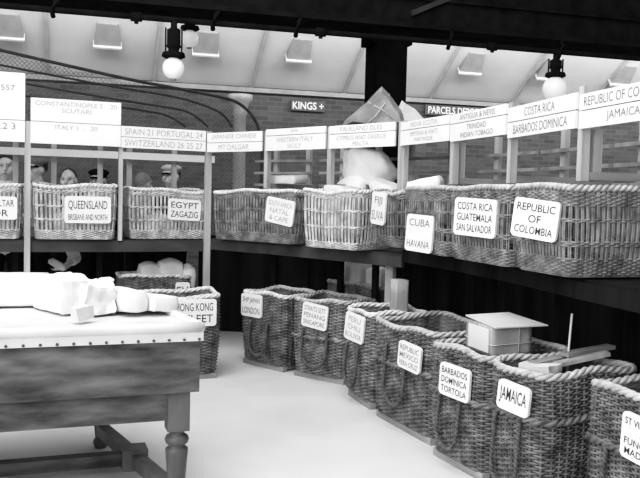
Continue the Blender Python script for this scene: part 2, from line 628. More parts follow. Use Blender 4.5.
def rack(name, label, pts, boards, posts, SHZ, depth=.68, fasc=None, rails=(1.72, 1.86), rear_fr=(0.0, 0.5, 1.0), white_back=False):
    t = thing(name, label, 'rack', pts[0], 0, 'wooden sorting racks')
    o = pts[0]
    # front posts: (point, z bottom, z top, width)
    for (pt, z0, z1, w, ang) in posts:
        q = pt - o
        MB().box((q.x, q.y, (z0 + z1) / 2), (w, .045, z1 - z0), ang).build('post', M_post, t)
    for i in range(len(pts) - 1):
        e, b, L, ang = frame(pts[i], pts[i + 1])
        A = pts[i] - o
        mid = A + e * L / 2
        cs = mid + b * (depth / 2 + .03)
        MB().box((cs.x, cs.y, SHZ - .0125), (L * .985, depth, .025), ang).build('shelf', fasc or M_shelf, t)
        cf = mid + b * .03
        MB().box((cf.x, cf.y, SHZ - .06), (L, .03, .09), ang).build('fascia', fasc or M_shelf, t)
        for z in rails:
            m = MB()
            pa, pb = A + b * depth, A + e * L + b * depth
            m.beam(pa + Vector((0, 0, z)), pb + Vector((0, 0, z)), .03, .025)
            m.build('rail', M_rail, t)
        for fr in rear_fr:
            q = A + e * L * fr + b * (depth + .03)
            MB().box((q.x, q.y, SHZ / 2), (.055, .04, SHZ), ang).build('rear_leg', M_back, t)  # lower legs coloured near-black for the shade under the shelf
            MB().box((q.x, q.y, SHZ / 2 + 1.0), (.05, .04, 2.0 - SHZ), ang).build('rear_post', M_post, t)
        if white_back:
            q = mid + b * (depth - .04)
            q = q + e * (.16 if i == 2 else 0)
            MB().box((q.x, q.y, 1.875), (L * (1.3 if i == 2 else .98), .02, .07), ang).build('rear_board', M_board, t)
    for bd in boards:
        i, f0, f1, z0, zsplit, z1, lines_top, lines_bot, inkm = bd
        e, b, L, ang = frame(pts[i], pts[i + 1])
        A = pts[i] - o
        a0, a1 = A + e * L * f0, A + e * L * f1
        w = L * (f1 - f0)
        mid = (a0 + a1) / 2 - b * .034
        for (za, zb, ln) in ((zsplit, z1, lines_top), (z0, zsplit - .006, lines_bot)):
            if zb - za < .02:
                continue
            s = MB().box((0, 0, 0), (w, .016, zb - za)).build('sign_board', M_board, t, (mid.x, mid.y, (za + zb) / 2), ang)
            if ln:
                letters(s, ln[0], w * ln[1], (zb - za) * .86, (ln[2] if len(ln) > 2 else 0, -.0095, 0), inkm, bold=.0)
        # dark seam batten behind
        MB().box((0, 0, 0), (w, .01, z1 - z0 - .01)).build('batten', M_edge, t, (mid.x + b.x * .014, mid.y + b.y * .014, (z0 + z1) / 2), ang)
    return t


angL = frame(Lp[0], Lp[3])[3]
angC = frame(Cp[0], Cp[3])[3]
angR = frame(Rp[0], Rp[3])[3]
rack('sorting_rack', 'left-hand wooden sorting rack with Constantinople and Spain sign boards', Lp,
     [(0, 0.0, .97, 1.925, 2.115, 2.52, (['', '3557', '', '', ''], .3, .2), (['.2 3', ''], .3, .22), M_grey_ink),
      (1, .03, 1.0, 1.92, 2.115, 2.315, (['CONSTANTINOPLE 2   .20', 'SCUTARI', ''], .9), (['ITALY 1  .   20', '', ''], .8), M_faint),
      (2, .0, .95, 1.915, 2.015, 2.11, (['SPAIN 21 PORTUGAL 24'], .92), (['SWITZERLAND 26 25 27'], .92), M_faint)],
     [(Lp[0], 0, 2.5, .05, angL), (Lp[1], 0, 2.11, .05, angL), (Lp[2] + Vector((.0, .02, 0)), SHZ, 2.05, .036, angL), (Lp[3], 0, 2.11, .06, angL)],
     SHZ, rails=(1.86,), rear_fr=(.3, .85), white_back=True)
rack('sorting_rack', 'middle corner sorting rack joining the left and right racks', Cp,
     [(0, .03, .95, 1.91, 2.0, 2.09, (['JAPANESE CHINESE'], .85), (['MT DALGAR'], .55), M_faint),
      (1, .02, .96, 1.91, 2.045, 2.10, (['JAVA'], .4), (['WESTERN ITALY', 'SICILY'], .7), M_faint),
      (2, .02, .93, 1.91, 2.03, 2.095, (['FALKLAND ISLES'], .8), (['CYPRUS AND GREECE', 'MALTA'], .85), M_faint)],
     [(Cp[1], 1.575, 2.09, .045, angC), (Cp[2], 1.575, 2.09, .045, angC), (Cp[3], 1.575, 2.10, .075, (angC + angR) / 2),
      (Vector((.575, 6.42, 0)), 0, SHZ - .03, .075, angC)],
     SHC, rails=(1.62, 1.74, 1.86), rear_fr=(.35, .9))
rack('sorting_rack', 'right-hand sorting rack with Costa Rica and Jamaica sign boards', Rp,
     [(0, .03, .985, 1.91, 2.025, 2.085, (['NOVA SCOTIA'], .7), (['SMYRNA & HAITI', 'MARTINIQUE'], .85), M_faint),
      (1, .015, .98, 1.90, 2.02, 2.08, (['ANTIGUA & NEVIS'], .8), (['TRINIDAD', 'INDIAN TOBAGO'], .75), M_grey_ink),
      (2, .015, .98, 1.875, 1.968, 2.05, (['COSTA RICA'], .45), (['BARBADOS DOMINICA'], .8), M_grey_ink),
      (3, .02, .98, 1.868, 1.958, 2.035, (['REPUBLIC OF COLOMBIA'], .88), (['JAMAICA'], .42), M_grey_ink)],
     [(Rp[1], 1.615, 2.085, .05, angR), (Rp[2], 1.615, 2.085, .04, angR), (Rp[3], 1.615, 2.08, .04, angR), (Rp[4], 1.615, 2.1, .05, angR),
      (Rp[1] + Vector((.05, .04, 0)), 1.615, 1.90, .05, angR), (Rp[3] + Vector((.07, .04, 0)), 1.615, 1.87, .06, angR)],
     SHR, rails=(1.62, 1.74, 1.86), rear_fr=(.3,), fasc=M_back)  # shelf and fascia here coloured near-black to stand in for shade

for nm_, pl_, ids_, rz_h in (('sorting_rack.002', Rp, (1, 2, 3), 1.64), ('sorting_rack.001', Cp, (1, 2, 3), 1.60)):
  _rk = bpy.data.objects[nm_]
  for i in ids_:
    e, b, L, ang = frame(pl_[i - 1], pl_[i])
    q = pl_[i] - pl_[0]
    MB().beam(q + Vector((0, 0, rz_h)), q + b * .7 + Vector((0, 0, rz_h)), .03, .04).build('side_rail', M_rail, _rk)

# dark boarding behind the racks, also added to darken the space below the shelf
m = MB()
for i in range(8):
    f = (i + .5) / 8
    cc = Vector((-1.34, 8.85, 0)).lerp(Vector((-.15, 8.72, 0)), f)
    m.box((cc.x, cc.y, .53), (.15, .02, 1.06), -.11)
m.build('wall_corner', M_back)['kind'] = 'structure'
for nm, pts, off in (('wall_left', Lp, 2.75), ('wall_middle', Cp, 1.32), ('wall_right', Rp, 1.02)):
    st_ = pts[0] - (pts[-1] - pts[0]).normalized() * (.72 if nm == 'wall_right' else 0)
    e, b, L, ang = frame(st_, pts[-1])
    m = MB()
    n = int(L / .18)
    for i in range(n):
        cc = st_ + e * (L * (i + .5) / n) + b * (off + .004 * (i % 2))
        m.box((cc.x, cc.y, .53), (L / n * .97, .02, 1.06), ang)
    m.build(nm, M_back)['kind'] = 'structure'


# ------------------------------------------------------------------ wicker
def perim(W, D, r, n):
    """n points evenly round a rounded rectangle, starting mid-front; returns xy and outward normals"""
    hx, hy = W / 2 - r, D / 2 - r
    segs = []
    pts, nor = [], []
    Ls = [hx, PI / 2 * r, 2 * hy, PI / 2 * r, 2 * hx, PI / 2 * r, 2 * hy, PI / 2 * r, hx]
    T = sum(Ls)
    for i in range(n):
        s = T * i / n
        k = 0
        while k < 8 and s > Ls[k]:
            s -= Ls[k]
            k += 1
        a = s / r
        if k == 0:
            p, q = (s, -D / 2), (0, -1)
        elif k == 1:
            p, q = (hx + r * math.sin(a), -hy - r * math.cos(a)), (math.sin(a), -math.cos(a))
        elif k == 2:
            p, q = (W / 2, -hy + s), (1, 0)
        elif k == 3:
            p, q = (hx + r * math.cos(a), hy + r * math.sin(a)), (math.cos(a), math.sin(a))
        elif k == 4:
            p, q = (hx - s, D / 2), (0, 1)
        elif k == 5:
            p, q = (-hx - r * math.sin(a), hy + r * math.cos(a)), (-math.sin(a), math.cos(a))
        elif k == 6:
            p, q = (-W / 2, hy - s), (-1, 0)
        elif k == 7:
            p, q = (-hx - r * math.cos(a), -hy - r * math.sin(a)), (-math.cos(a), -math.sin(a))
        else:
            p, q = (-hx + s, -D / 2), (0, -1)
        pts.append(p)
        nor.append(q)
    return np.array(pts), np.array(nor), T


class Basket:
    def __init__(s, W, D, H, r=.06, taper=.9, seed=0, sag=.012, bow=.02):
        s.W, s.D, s.H, s.r, s.taper, s.sag, s.bow = W, D, H, r, taper, sag, bow
        s.rng = random.Random(seed)
        s.ph = [s.rng.uniform(0, 6.28) for _ in range(6)]

    def ring(s, n, z, off=0.0):
        """points at height fraction z (array or scalar), off outward (array or scalar)"""
        p, q, T = perim(s.W, s.D, s.r, n)
        z = np.broadcast_to(np.asarray(z, dtype=float), (n,))
        k = s.taper + (1 - s.taper) * z
        th = np.arange(n) * 2 * PI / n
        bulge = s.bow * np.sin(np.clip(z, 0, 1) * PI) + .006 * np.sin(3 * th + s.ph[0]) * z
        off = np.broadcast_to(np.asarray(off, dtype=float), (n,))
        x = p[:, 0] * k + q[:, 0] * (off + bulge)
        y = p[:, 1] * k + q[:, 1] * (off + bulge)
        zz = z * s.H + s.sag * z * (np.sin(2 * th + s.ph[1]) * .6 + np.sin(5 * th + s.ph[2]) * .4)
        return np.stack([x, y, zz], 1)

    def nstake(s, sp):
        T = perim(s.W, s.D, s.r, 8)[2]
        n = int(T / sp)
        return n + (n % 2)


def weave_body(B, sp, rows, rad_w, rad_s, liner=False, stake_pair=False):
    """rows: list of height fractions where weavers run"""
    n = B.nstake(sp)
    mb = MB()
    amp = rad_s + rad_w * .55
    # stakes
    zz = np.linspace(0, 1, 7)
    cols = [B.ring(n, z) for z in zz]
    for i in range(n):
        pts = [c_[i] for c_ in cols]
        if stake_pair:
            nx = [c_[(i + 1) % n] for c_ in cols]
            for f in (.0, .28):
                mb.tube([a * (1 - f) + b * f for a, b in zip(pts, nx)], rad_s * B.rng.uniform(.8, 1.15), 5, caps=False)
        else:
            mb.tube(pts, rad_s, 5, caps=False)
    # weavers
    m = 2 * n
    for k, z in enumerate(rows):
        base = np.arange(m)
        w = np.where(base % 4 == 0, 1.0, np.where(base % 4 == 2, -1.0, 0.0)) * amp
        if k % 2:
            w = -w
        jit = np.array([B.rng.uniform(-1, 1) for _ in range(m)])
        zf = z + jit * rad_w * .25 / B.H
        r = rad_w * (1 + .16 * np.array([B.rng.uniform(-1, 1) for _ in range(m)]))
        mb.tube(B.ring(m, zf, w), r, 5, closed=True)
    # base plate
    rg = B.ring(48, 0.012)
    rg2 = rg.copy()
    rg2[:, 2] -= .012
    V = np.concatenate([rg, rg2])
    mb.add(V, [tuple(range(48)), tuple(range(95, 47, -1))] + [(i, 48 + i, 48 + (i + 1) % 48, (i + 1) % 48) for i in range(48)])
    if liner:  # inner shell added to stop light leaking through the weave
        for z0, z1 in ((0.0, .25), (.25, .5), (.5, .75), (.75, .98)):
            a = B.ring(64, z0, -rad_w * 1.1)
            b = B.ring(64, z1, -rad_w * 1.1)
            mb.add(np.concatenate([a, b]), [(i, (i + 1) % 64, 64 + (i + 1) % 64, 64 + i) for i in range(64)])
    return mb


def braid(B, z, off, R, r, strands=2, pitch_len=.06, sides=6):
    T = perim(B.W, B.D, B.r, 8)[2]
    turns = max(4, round(T / pitch_len))
    n = turns * 8
    mb = MB()
    for sdx in range(strands):
        a = np.arange(n) * 2 * PI / 8 + sdx * 2 * PI / strands
        pts = B.ring(n, z, off + R * np.cos(a))
        pts[:, 2] += R * np.sin(a)
        mb.tube(pts, r, sides, closed=True)
    return mb


def rope_loop(x0, x1, y, ztop, zbot, R=.0065, r=.008, lean=.02):
    """twisted rope loop hanging on the front face"""
    n = 90
    base = []
    for i in range(n + 1):
        t = i / n
        a = PI * t
        # U shape
        if t < .3:
            x, z = x0, ztop + (zbot + (x1 - x0) / 2 - ztop) * (t / .3)
        elif t > .7:
            x, z = x1, ztop + (zbot + (x1 - x0) / 2 - ztop) * ((1 - t) / .3)
        else:
            b = PI * (t - .3) / .4
            rr = (x1 - x0) / 2
            x, z = (x0 + x1) / 2 - rr * math.cos(b), zbot + rr - rr * math.sin(b)
        base.append(Vector((x, y - lean * math.sin(PI * t), z)))
    mb = MB()
    L = 0
    ph = [0]
    for i in range(1, n + 1):
        L += (base[i] - base[i - 1]).length
        ph.append(L / .045 * 2 * PI)
    for s in range(2):
        pts = []
        for i in range(n + 1):
            t = (base[min(i + 1, n)] - base[max(i - 1, 0)]).normalized()
            yv = Vector((0, 1, 0))
            sd = t.cross(yv).normalized()
            a = ph[i] + s * PI
            pts.append(base[i] + sd * (R * math.cos(a)) + yv * (R * math.sin(a)))
        mb.tube(pts, r, 6)
    return mb


def card(parent, lines, w, h, loc, tilt=0.0, lean=0.0, ink=None, sizes=None, rz=0.0, bold=.003, round_=.025):
    """white card with rounded corners, tied on the basket face, lettering as its child"""
    n = 6
    out = []
    for cx, cz, a0 in ((w / 2 - round_, h / 2 - round_, 0), (-w / 2 + round_, h / 2 - round_, PI / 2), (-w / 2 + round_, -h / 2 + round_, PI), (w / 2 - round_, -h / 2 + round_, 1.5 * PI)):
        for i in range(n + 1):
            a = a0 + PI / 2 * i / n
            out.append((cx + round_ * math.cos(a), cz + round_ * math.sin(a)))
    m = len(out)
    V = [(x, -.008, z) for x, z in out] + [(x, .008, z) for x, z in out]
    Fc = [tuple(range(m))[::-1], tuple(range(m, 2 * m))] + [(i, (i + 1) % m, m + (i + 1) % m, m + i) for i in range(m)]
    o = MB().add(V, Fc).build('label_card', M_card, parent, loc)
    o.rotation_euler = (lean, tilt, rz)
    t = link('lettering', text_mesh(lines, w * .84, h * .86, sizes=sizes, bold=bold), ink or M_ink, o, (0, -.0095, 0))
    return o


def place(A, B, D):
    e, b, L, ang = frame(A, B)
    mid = (A + B) / 2 + b * D / 2
    return mid, ang, L


def open_basket(A, B, z0, H, D, label, seed, wick, rimm, group=None, cardspec=None, bands=None, taper=.94, sp=.038, rad_s=.0055, rad_w=.0055):
    A, B = Vector((A[0], A[1], 0)), Vector((B[0], B[1], 0))
    mid, ang, L = place(A, B, D)
    t = thing('wicker_basket', label, 'basket', (mid.x, mid.y, z0), ang, group or 'wicker baskets on the rack shelves')
    bk = Basket(L, D, H, .05, taper, seed, sag=.008 if bands and z0 > 1.12 else .02, bow=.012)
    bands = bands or [(.015, 8), (.36, 2), (.62, 2), (.88, 3)]
    rows = []
    for z, k in bands:
        for j in range(k):
            rows.append(z + j * rad_w * 1.75 / H)
    weave_body(bk, sp, rows, rad_w, rad_s, stake_pair=True).build('woven_body', wick, t)
    braid(bk, 1.0, 0, .008, .011, 2, .07).build('rim', rimm, t)
    if cardspec:
        lines, fx, fz, w, h, kw = cardspec
        zf = fz
        y = -(D / 2) * (bk.taper + (1 - bk.taper) * zf) - .022 - abs(math.sin(kw.get('rz', 0))) * w / 2
        card(t, lines, w, h, (fx * L / 2, y, zf * H), **kw)
    return t, bk


def hamper(A, B, H, D, label, seed, wick, rimm, cardspec=None, handle=True, taper=.93, runners=True, wale=.62, group=None, handle_z=(.60, .12), hx=.15, sag=.018):
    A, B = Vector((A[0], A[1], 0)), Vector((B[0], B[1], 0))
    mid, ang, L = place(A, B, D)
    t = thing('wicker_hamper', label, 'hamper', (mid.x, mid.y, 0), ang, group or 'wicker hampers standing on the floor')
    z0 = .045
    hb = H - z0 - .01
    bk = Basket(L, D, hb, .07, taper, seed, sag=sag, bow=.018)
    rad_w = .0065
    n = int(hb / (rad_w * 2.05))
    rows = [(i + .7) / (n + .5) for i in range(n)]
    o = weave_body(bk, .048, rows, rad_w, .008, liner=True).build('woven_body', wick, t, (0, 0, z0))
    braid(bk, 1.0, 0, .0105, .0115, 3, .15).build('rim', rimm, t, (0, 0, z0))
    if wale:
        braid(bk, wale, .012, .009, .011, 2, .09).build('wale_band', wick, t, (0, 0, z0))
    k = bk.taper
    if runners:
        for yy in (-D * k / 2 + .03, 0, D * k / 2 - .03):
            MB().box((0, yy, .0225), (L * k * 1.02, .05, .045)).build('runner', M_runner, t)
        for xx in (-L * k / 2 + .03, L * k / 2 - .03):
            MB().box((xx, 0, .03), (.04, D * k * .84, .03)).build('runner', M_runner, t)
    if handle:
        y = -(D / 2) * (k + (1 - k) * .45) - .045
        rope_loop(-hx, hx, y, z0 + hb * handle_z[0], z0 + hb * handle_z[1]).build('rope_handle', M_rope, t)
    if cardspec:
        lines, fx, fz, w, h, kw = cardspec
        y = -(D / 2) * (k + (1 - k) * fz) - (.045 if wale else .030) - abs(math.sin(kw.get('rz', 0))) * w / 2
        card(t, lines, w, h, (fx * L / 2, y, z0 + fz * hb), **kw)
    return t, bk


# ------------------------------------------------------------------ upper baskets
def along(pts, i, f0, f1, out=.0):
    e, b, L, ang = frame(pts[i], pts[i + 1])
    a, c_ = pts[i] + e * L * f0 - b * out, pts[i] + e * L * f1 - b * out
    return (a.x, a.y), (c_.x, c_.y)


UZ = SHZ + .018
a, b = along(Lp, 0, .05, .925, .01)
open_basket(a, b, UZ, .455, .56, 'pale wicker basket at the left edge with cut-off Gibraltar card', 1, M_wick_l, M_rim_l,
            cardspec=(['GIBRALTAR', 'FOR'], .42, .58, .32, .2, dict(sizes=[1, 1])))
a, b = along(Lp, 1, .068, .955, .04)
open_basket(a, b, UZ, .475, .58, 'pale wicker basket with the QUEENSLAND card on the left shelf', 2, M_wick_l, M_rim_l,
            cardspec=(['QUEENSLAND', 'BRISBANE AND NORTH'], .30, .55, .40, .24, dict(sizes=[1.2, .7])))
a, b = (-1.765, 7.415), (-1.062, 7.78)
open_basket(a, b, UZ, .455, .46, 'pale wicker basket with the EGYPT card on the left shelf', 3, M_wick_l, M_rim_l,
            cardspec=(['EGYPT', 'ZAGAZIG'], .30, .60, .32, .2, dict(tilt=.05)))
a, b = (-1.02, 7.50), (-.22, 6.82)
open_basket(a, b, SHC + .018, .44, .5, 'wicker basket with a slanting white card next to the corner post', 4, M_wick_m, M_rim_l,
            cardspec=(['SOUTH AFRICA', 'NATAL', '& CAPE'], .70, .62, .33, .22, dict(tilt=.14, ink=M_faint)), sp=.038)
open_basket((-.15, 6.62), (.28, 6.20), SHC + .018, .455, .46, 'bare wicker basket without a card in the middle of the corner', 5, M_wick_l, M_rim_l, sp=.038,
            bands=[(.015, 4), (.10, 1), (.36, 2), (.64, 2), (.90, 3)])
open_basket((.43, 6.24), (.60, 5.965), SHR + .018, .405, .40, 'dark wicker basket with small card right of the bare basket', 6, M_wick_d, M_rim,
            cardspec=(['FIJI', 'SUVA'], -.6, .70, .18, .25, dict(tilt=.08, ink=M_grey_ink)), sp=.038)
bandsR = [(.015, 9), (.34, 3), (.62, 2), (.80, 7)]
URZ = SHR + .018
open_basket((.60, 5.80), (.80, 5.14), URZ, .433, .50, 'wicker basket with a low white CUBA card left of the Guatemala one', 7, M_wick_m, M_rim,
            cardspec=(['CUBA', '', 'HAVANA'], .20, .30, .27, .25, dict(tilt=.04, ink=M_grey_ink, lean=-.04, rz=.3)), bands=bandsR)
open_basket((.815, 5.09), (1.032, 4.41), URZ, .435, .54, 'wicker basket with the COSTA RICA GUATEMALA card on the right shelf', 8, M_wick_m, M_rim,
            cardspec=(['COSTA RICA', 'GUATEMALA', 'SAN SALVADOR'], .30, .60, .33, .22, dict(ink=M_ink, tilt=.04, rz=.3)), bands=bandsR)
open_basket((1.05, 4.35), (1.20, 3.87), URZ, .437, .70, 'nearest shelf basket with the REPUBLIC OF COLOMBIA card', 9, M_wick_m, M_rim,
            cardspec=(['REPUBLIC', 'OF', 'COLOMBIA'], .24, .62, .28, .20, dict(ink=M_ink, tilt=.10, lean=-.04, rz=.35)), bands=bandsR, sp=.030)

# ------------------------------------------------------------------ floor hampers
HM = .69
hamper((-1.55, 6.22), (-.80, 6.50), HM, .46, 'floor hamper with the HONG KONG FLEET card behind the table', 21, M_wick_d, M_rim_l,
       (['HONG KONG', '& FLEET'], .45, .80, .36, .22, dict()), handle=False, wale=None)
hamper((-.69, 7.14), (-.295, 6.755), .66, .46, 'floor hamper with the leftmost card in the corner, rope handle below', 22, M_wick_d, M_rim_l,
       (['SHIP JAPAN', 'LONDON'], -.38, .82, .27, .20, dict(ink=M_grey_ink)), hx=.11, wale=None)
hamper((-.215, 6.68), (.215, 6.345), .67, .46, 'floor hamper with a three-line card in the middle of the corner', 23, M_wick_m, M_rim,
       (['STRAITS SETT', 'PENANG', 'SINGAPORE'], .0, .80, .26, .20, dict(tilt=.10, ink=M_grey_ink)), hx=.13, wale=.5)
hamper((.22, 6.07), (.365, 5.62), .69, .46, 'narrow floor hamper with a card facing the aisle, third from the corner', 24, M_wick_m, M_rim_l,
       (['PERU', 'CHILI', 'BOLIVIA'], .42, .83, .22, .20, dict(tilt=.12, rz=.3, ink=M_faint)), hx=.12, wale=None)
hamper((.39, 5.49), (.69, 4.80), .69, .58, 'large empty floor hamper with MEXICO card and twisted rim', 25, M_wick_d, M_rim,
       (['REPUBLIC', 'MEXICO', 'VERA CRUZ'], .58, .76, .22, .17, dict(tilt=.10, rz=.15, ink=M_grey_ink)), hx=.13, wale=.6, handle_z=(.8, .2))
hamper((.67, 4.66), (.88, 4.19), .68, .60, 'floor hamper with the BARBADOS DOMINICA TORTOLA card', 26, M_wick_d, M_rim,
       (['BARBADOS', 'DOMINICA', 'TORTOLA'], .32, .75, .24, .18, dict(tilt=.05, rz=.15)), hx=.10, wale=.6)
hamper((.903, 4.09), (1.05, 3.74), .69, .62, 'floor hamper with the JAMAICA card and a rope loop handle', 27, M_wick_d, M_rim,
       (['JAMAICA'], .44, .81, .20, .145, dict(tilt=.10, rz=.2)), hx=.10, wale=.66, handle_z=(.62, .08))
hamper((1.265, 3.70), (1.47, 3.12), .69, .62, 'floor hamper at the right edge with the ST VINCENT card', 28, M_wick_d, M_rim,
       (['ST VINCENT', '&', 'FUNCHAL', 'MADEIRA'], .38, .74, .26, .20, dict(tilt=.06)), hx=.12, wale=.60)
# hampers standing farther in, under the racks
hamper((-1.86, 7.55), (-1.26, 7.80), .72, .42, 'far hamper heaped with white sacks under the left rack', 29, M_wick_d, M_rim_l,
       (['EX'], .75, .76, .14, .2, dict(ink=M_grey_ink)), handle=False, wale=None, runners=False)
hamper((.07, 7.78), (.55, 7.32), .70, .40, 'far hamper with pale parcels under the middle rack', 30, M_wick_d, M_rim, handle=False, wale=None, runners=False)


# ------------------------------------------------------------------ parcels and sacks
def lump(sx, sy, sz, seed, roundness=.25, crump=.02, cuts=9, freq=4.0, facet=False):
    n = cuts
    V, Fc = [], []
    idx = {}

    def vid(i, j, k):
        key = (i, j, k)
        if key not in idx:
            p = Vector((2 * i / n - 1, 2 * j / n - 1, 2 * k / n - 1))
            q = p.normalized() * 1.12
            p = p.lerp(q, roundness)
            w = Vector((p.x * sx / 2, p.y * sy / 2, p.z * sz / 2))
            d = noise.noise_vector(w * freq + Vector((seed * 3.7, seed * 1.3, 0)))
            d2 = noise.noise_vector(w * freq * 2.7 + Vector((seed, 7, seed)))
            w = w + d * crump + d2 * crump * .4
            w.z += sz / 2
            if w.z < .0:
                w.z = 0
            idx[key] = len(V)
            V.append(tuple(w))
        return idx[key]
    for a in range(n):
        for b in range(n):
            for k0, flip in ((0, True), (n, False)):
                q = [(a, b), (a + 1, b), (a + 1, b + 1), (a, b + 1)]
                for perm in range(3):
                    f = []
                    for (i, j) in q:
                        c3 = [0, 0, 0]
                        c3[perm], c3[(perm + 1) % 3], c3[(perm + 2) % 3] = k0, i, j
                        f.append(vid(*c3))
                    Fc.append(tuple(f[::-1]) if flip else tuple(f))
    return MB().add(V, Fc, not facet)


def parcel(name, label, cat, loc, size, rz, m, seed, roundness=.1, crump=.008, strings=None, group=None, tilt=(0, 0), facet=False, freq=4.0):
    GR = {'paper_parcel': 'white parcels heaped on the sorting table', 'canvas_sack': 'white canvas sacks', 'mail_sack': 'mail sacks inside the hampers', 'white_packet': 'white packets inside the left baskets'}
    t = thing(name, label, cat, loc, rz, group or GR.get(name))
    t.rotation_euler = (tilt[0], tilt[1], rz)
    lump(*size, seed, roundness, crump, facet=facet, freq=freq).build('wrapping', m, t)
    if strings:
        sx, sy, sz = size
        for axis, f in strings:
            e = .004
            hx, hy = sx / 2 + e, sy / 2 + e
            if axis == 'x':
                pts = [(f * sx / 2, -hy, e), (f * sx / 2, hy, e), (f * sx / 2, hy, sz + e), (f * sx / 2, -hy, sz + e)]
            elif axis == 'y':
                pts = [(-hx, f * sy / 2, e), (hx, f * sy / 2, e), (hx, f * sy / 2, sz + e), (-hx, f * sy / 2, sz + e)]
            else:
                pts = [(-hx, -hy, sz * .4), (hx, -hy, sz * .4), (hx, hy, sz * .4), (-hx, hy, sz * .4)]
            pl = []
            for i in range(4):
                a, b = Vector(pts[i]), Vector(pts[(i + 1) % 4])
                for j in range(6):
                    pl.append(a.lerp(b, j / 6))
            MB().tube(pl, .003, 5, closed=True).build('string', M_dstring if m in (M_paper, M_white) else M_string, t)
    return t


# big light box with string on the Barbados hamper, propped on the sacks inside
parcel('mail_sack', 'grey mail sack filling the Barbados hamper under the boxed parcel', 'sack', (1.09, 4.50, .06), (.32, .34, .585), angR, M_kraft2, 61, .45, .03)
t = parcel('boxed_parcel', 'large light paper parcel tied with string on the Barbados hamper', 'parcel', (1.02, 4.48, .665), (.26, .27, .165), .38, M_kraft2, 62, .04, .006, [('x', .3), ('y', .1), ('z', 0)], tilt=(.03, -.03))
m = MB()
m.add([(-.135, -.17, .166), (.20, -.18, .160), (.17, .15, .175), (-.13, .14, .180), (-.135, -.17, .174), (.20, -.18, .166), (.17, .15, .183), (-.13, .14, .188)],
      [(3, 2, 1, 0), (4, 5, 6, 7), (0, 1, 5, 4), (1, 2, 6, 5), (2, 3, 7, 6), (3, 0, 4, 7)])
m.build('lid_flap', M_paper, t)
MB().box((-.138, -.01, .085), (.006, .20, .13)).build('address_label', M_white, t)

# Jamaica hamper: planks, a cane and a sack
parcel('mail_sack', 'dark mail sack filling the Jamaica hamper under the loose planks', 'sack', (1.265, 4.09, .06), (.20, .34, .47), angR, M_kraft, 63, .45, .03)
for i, (x, y, z, L, rz_, ry_, lab) in enumerate(((1.24, 4.16, .685, .36, angR + 1.9, -.05, 'long pale plank lying across the Jamaica hamper'),
                                              (1.36, 4.10, .70, .30, angR + 1.35, -.22, 'short plank tilted up at the back of the Jamaica hamper'),
                                              (1.44, 4.22, .725, .34, angR + 1.75, -.06, 'grey plank sticking out beyond the back rim of the Jamaica hamper'))):
    o = MB().box((0, 0, 0), (L, .06, .02)).build('wooden_plank', (M_runner, M_post, M_rail)[i], None, (x, y, z), rz_)
    o.rotation_euler = (0, ry_, rz_)
    tag(o, lab, 'plank', 'planks in the Jamaica hamper')
q = P(568, 357, 4.17)
tag(MB().tube([(0, 0, -.15), (.0, 0, .0), (.012, .0, .23)], .006, 8).build('cane_rod', M_paper, None, q), 'thin pale cane standing upright in the Jamaica hamper', 'cane')
parcel('crumpled_parcel', 'small folded white paper parcel at the front rim of the Jamaica hamper', 'parcel', (1.12, 4.0, .56), (.17, .11, .13), angR + .5, M_paper, 64, .1, .035, facet=True)
parcel('paper_bundle', 'light paper bundle in the right-edge hamper', 'parcel', (1.66, 3.51, .06), (.32, .36, .56), angR, M_paper, 65, .25, .03)

# parcels in the hampers near the corner
parcel('paper_carton', 'grey-white carton standing up in the narrow corner hamper', 'carton', (.60, 5.94, .05), (.12, .10, .86), angR, M_kraft2, 66, .03, .004)
for i, (x, y, z, s, rz_, m_, lab) in enumerate((
        (.36, 7.80, .06, (.30, .24, .86), angC, M_paper, 'large pale parcel in the far hamper under the middle rack'),
        (.57, 7.62, .06, (.16, .22, .80), angC + .2, M_canvas, 'white sack right of the pale parcel in the far middle hamper'))):
    parcel('wrapped_parcel', lab, 'parcel', (x, y, z), s, rz_, m_, 70 + i, .2, .02)
for i, (px, w, hgt, dz, lab) in enumerate(((150, .20, .42, .42, 'white sack at the left of the far left hamper'), (170, .26, .46, .40, 'tallest white sack in the middle of the far left hamper'), (186, .15, .38, .42, 'white sack at the right of the far left hamper'))):
    q = P(px, 270, 7.93)
    parcel('canvas_sack', lab, 'sack', (q.x, q.y + (px - 172) * .003, dz), (w, .24, hgt), angL, M_canvas, 75 + i, .6, .02)
parcel('mail_sack', 'grey bottom sack that carries the white sacks in the far left hamper', 'sack', (-1.62, 7.88, .06), (.5, .34, .38), angL, M_kraft, 74, .3, .02)
parcel('mail_sack', 'grey sack low inside the empty-looking Mexico hamper', 'sack', (.80, 5.26, .06), (.40, .46, .38), angR, M_kraft, 78, .4, .04)
parcel('mail_sack', 'sack inside the Hong Kong Fleet hamper', 'sack', (-1.23, 6.58, .06), (.5, .3, .5), angL, M_kraft2, 79, .4, .04)

# piles in and above the shelf baskets of the corner
BZ = UZ + .02


def pile(px, py, Y, size, rz_, m_, seed, label, name='canvas_sack', cat='sack', rnd=.4, crump=.03, **kw):
    q = P(px, py, Y)
    return parcel(name, label, cat, (q.x, q.y, q.z), size, rz_, m_, seed, rnd, crump, **kw)


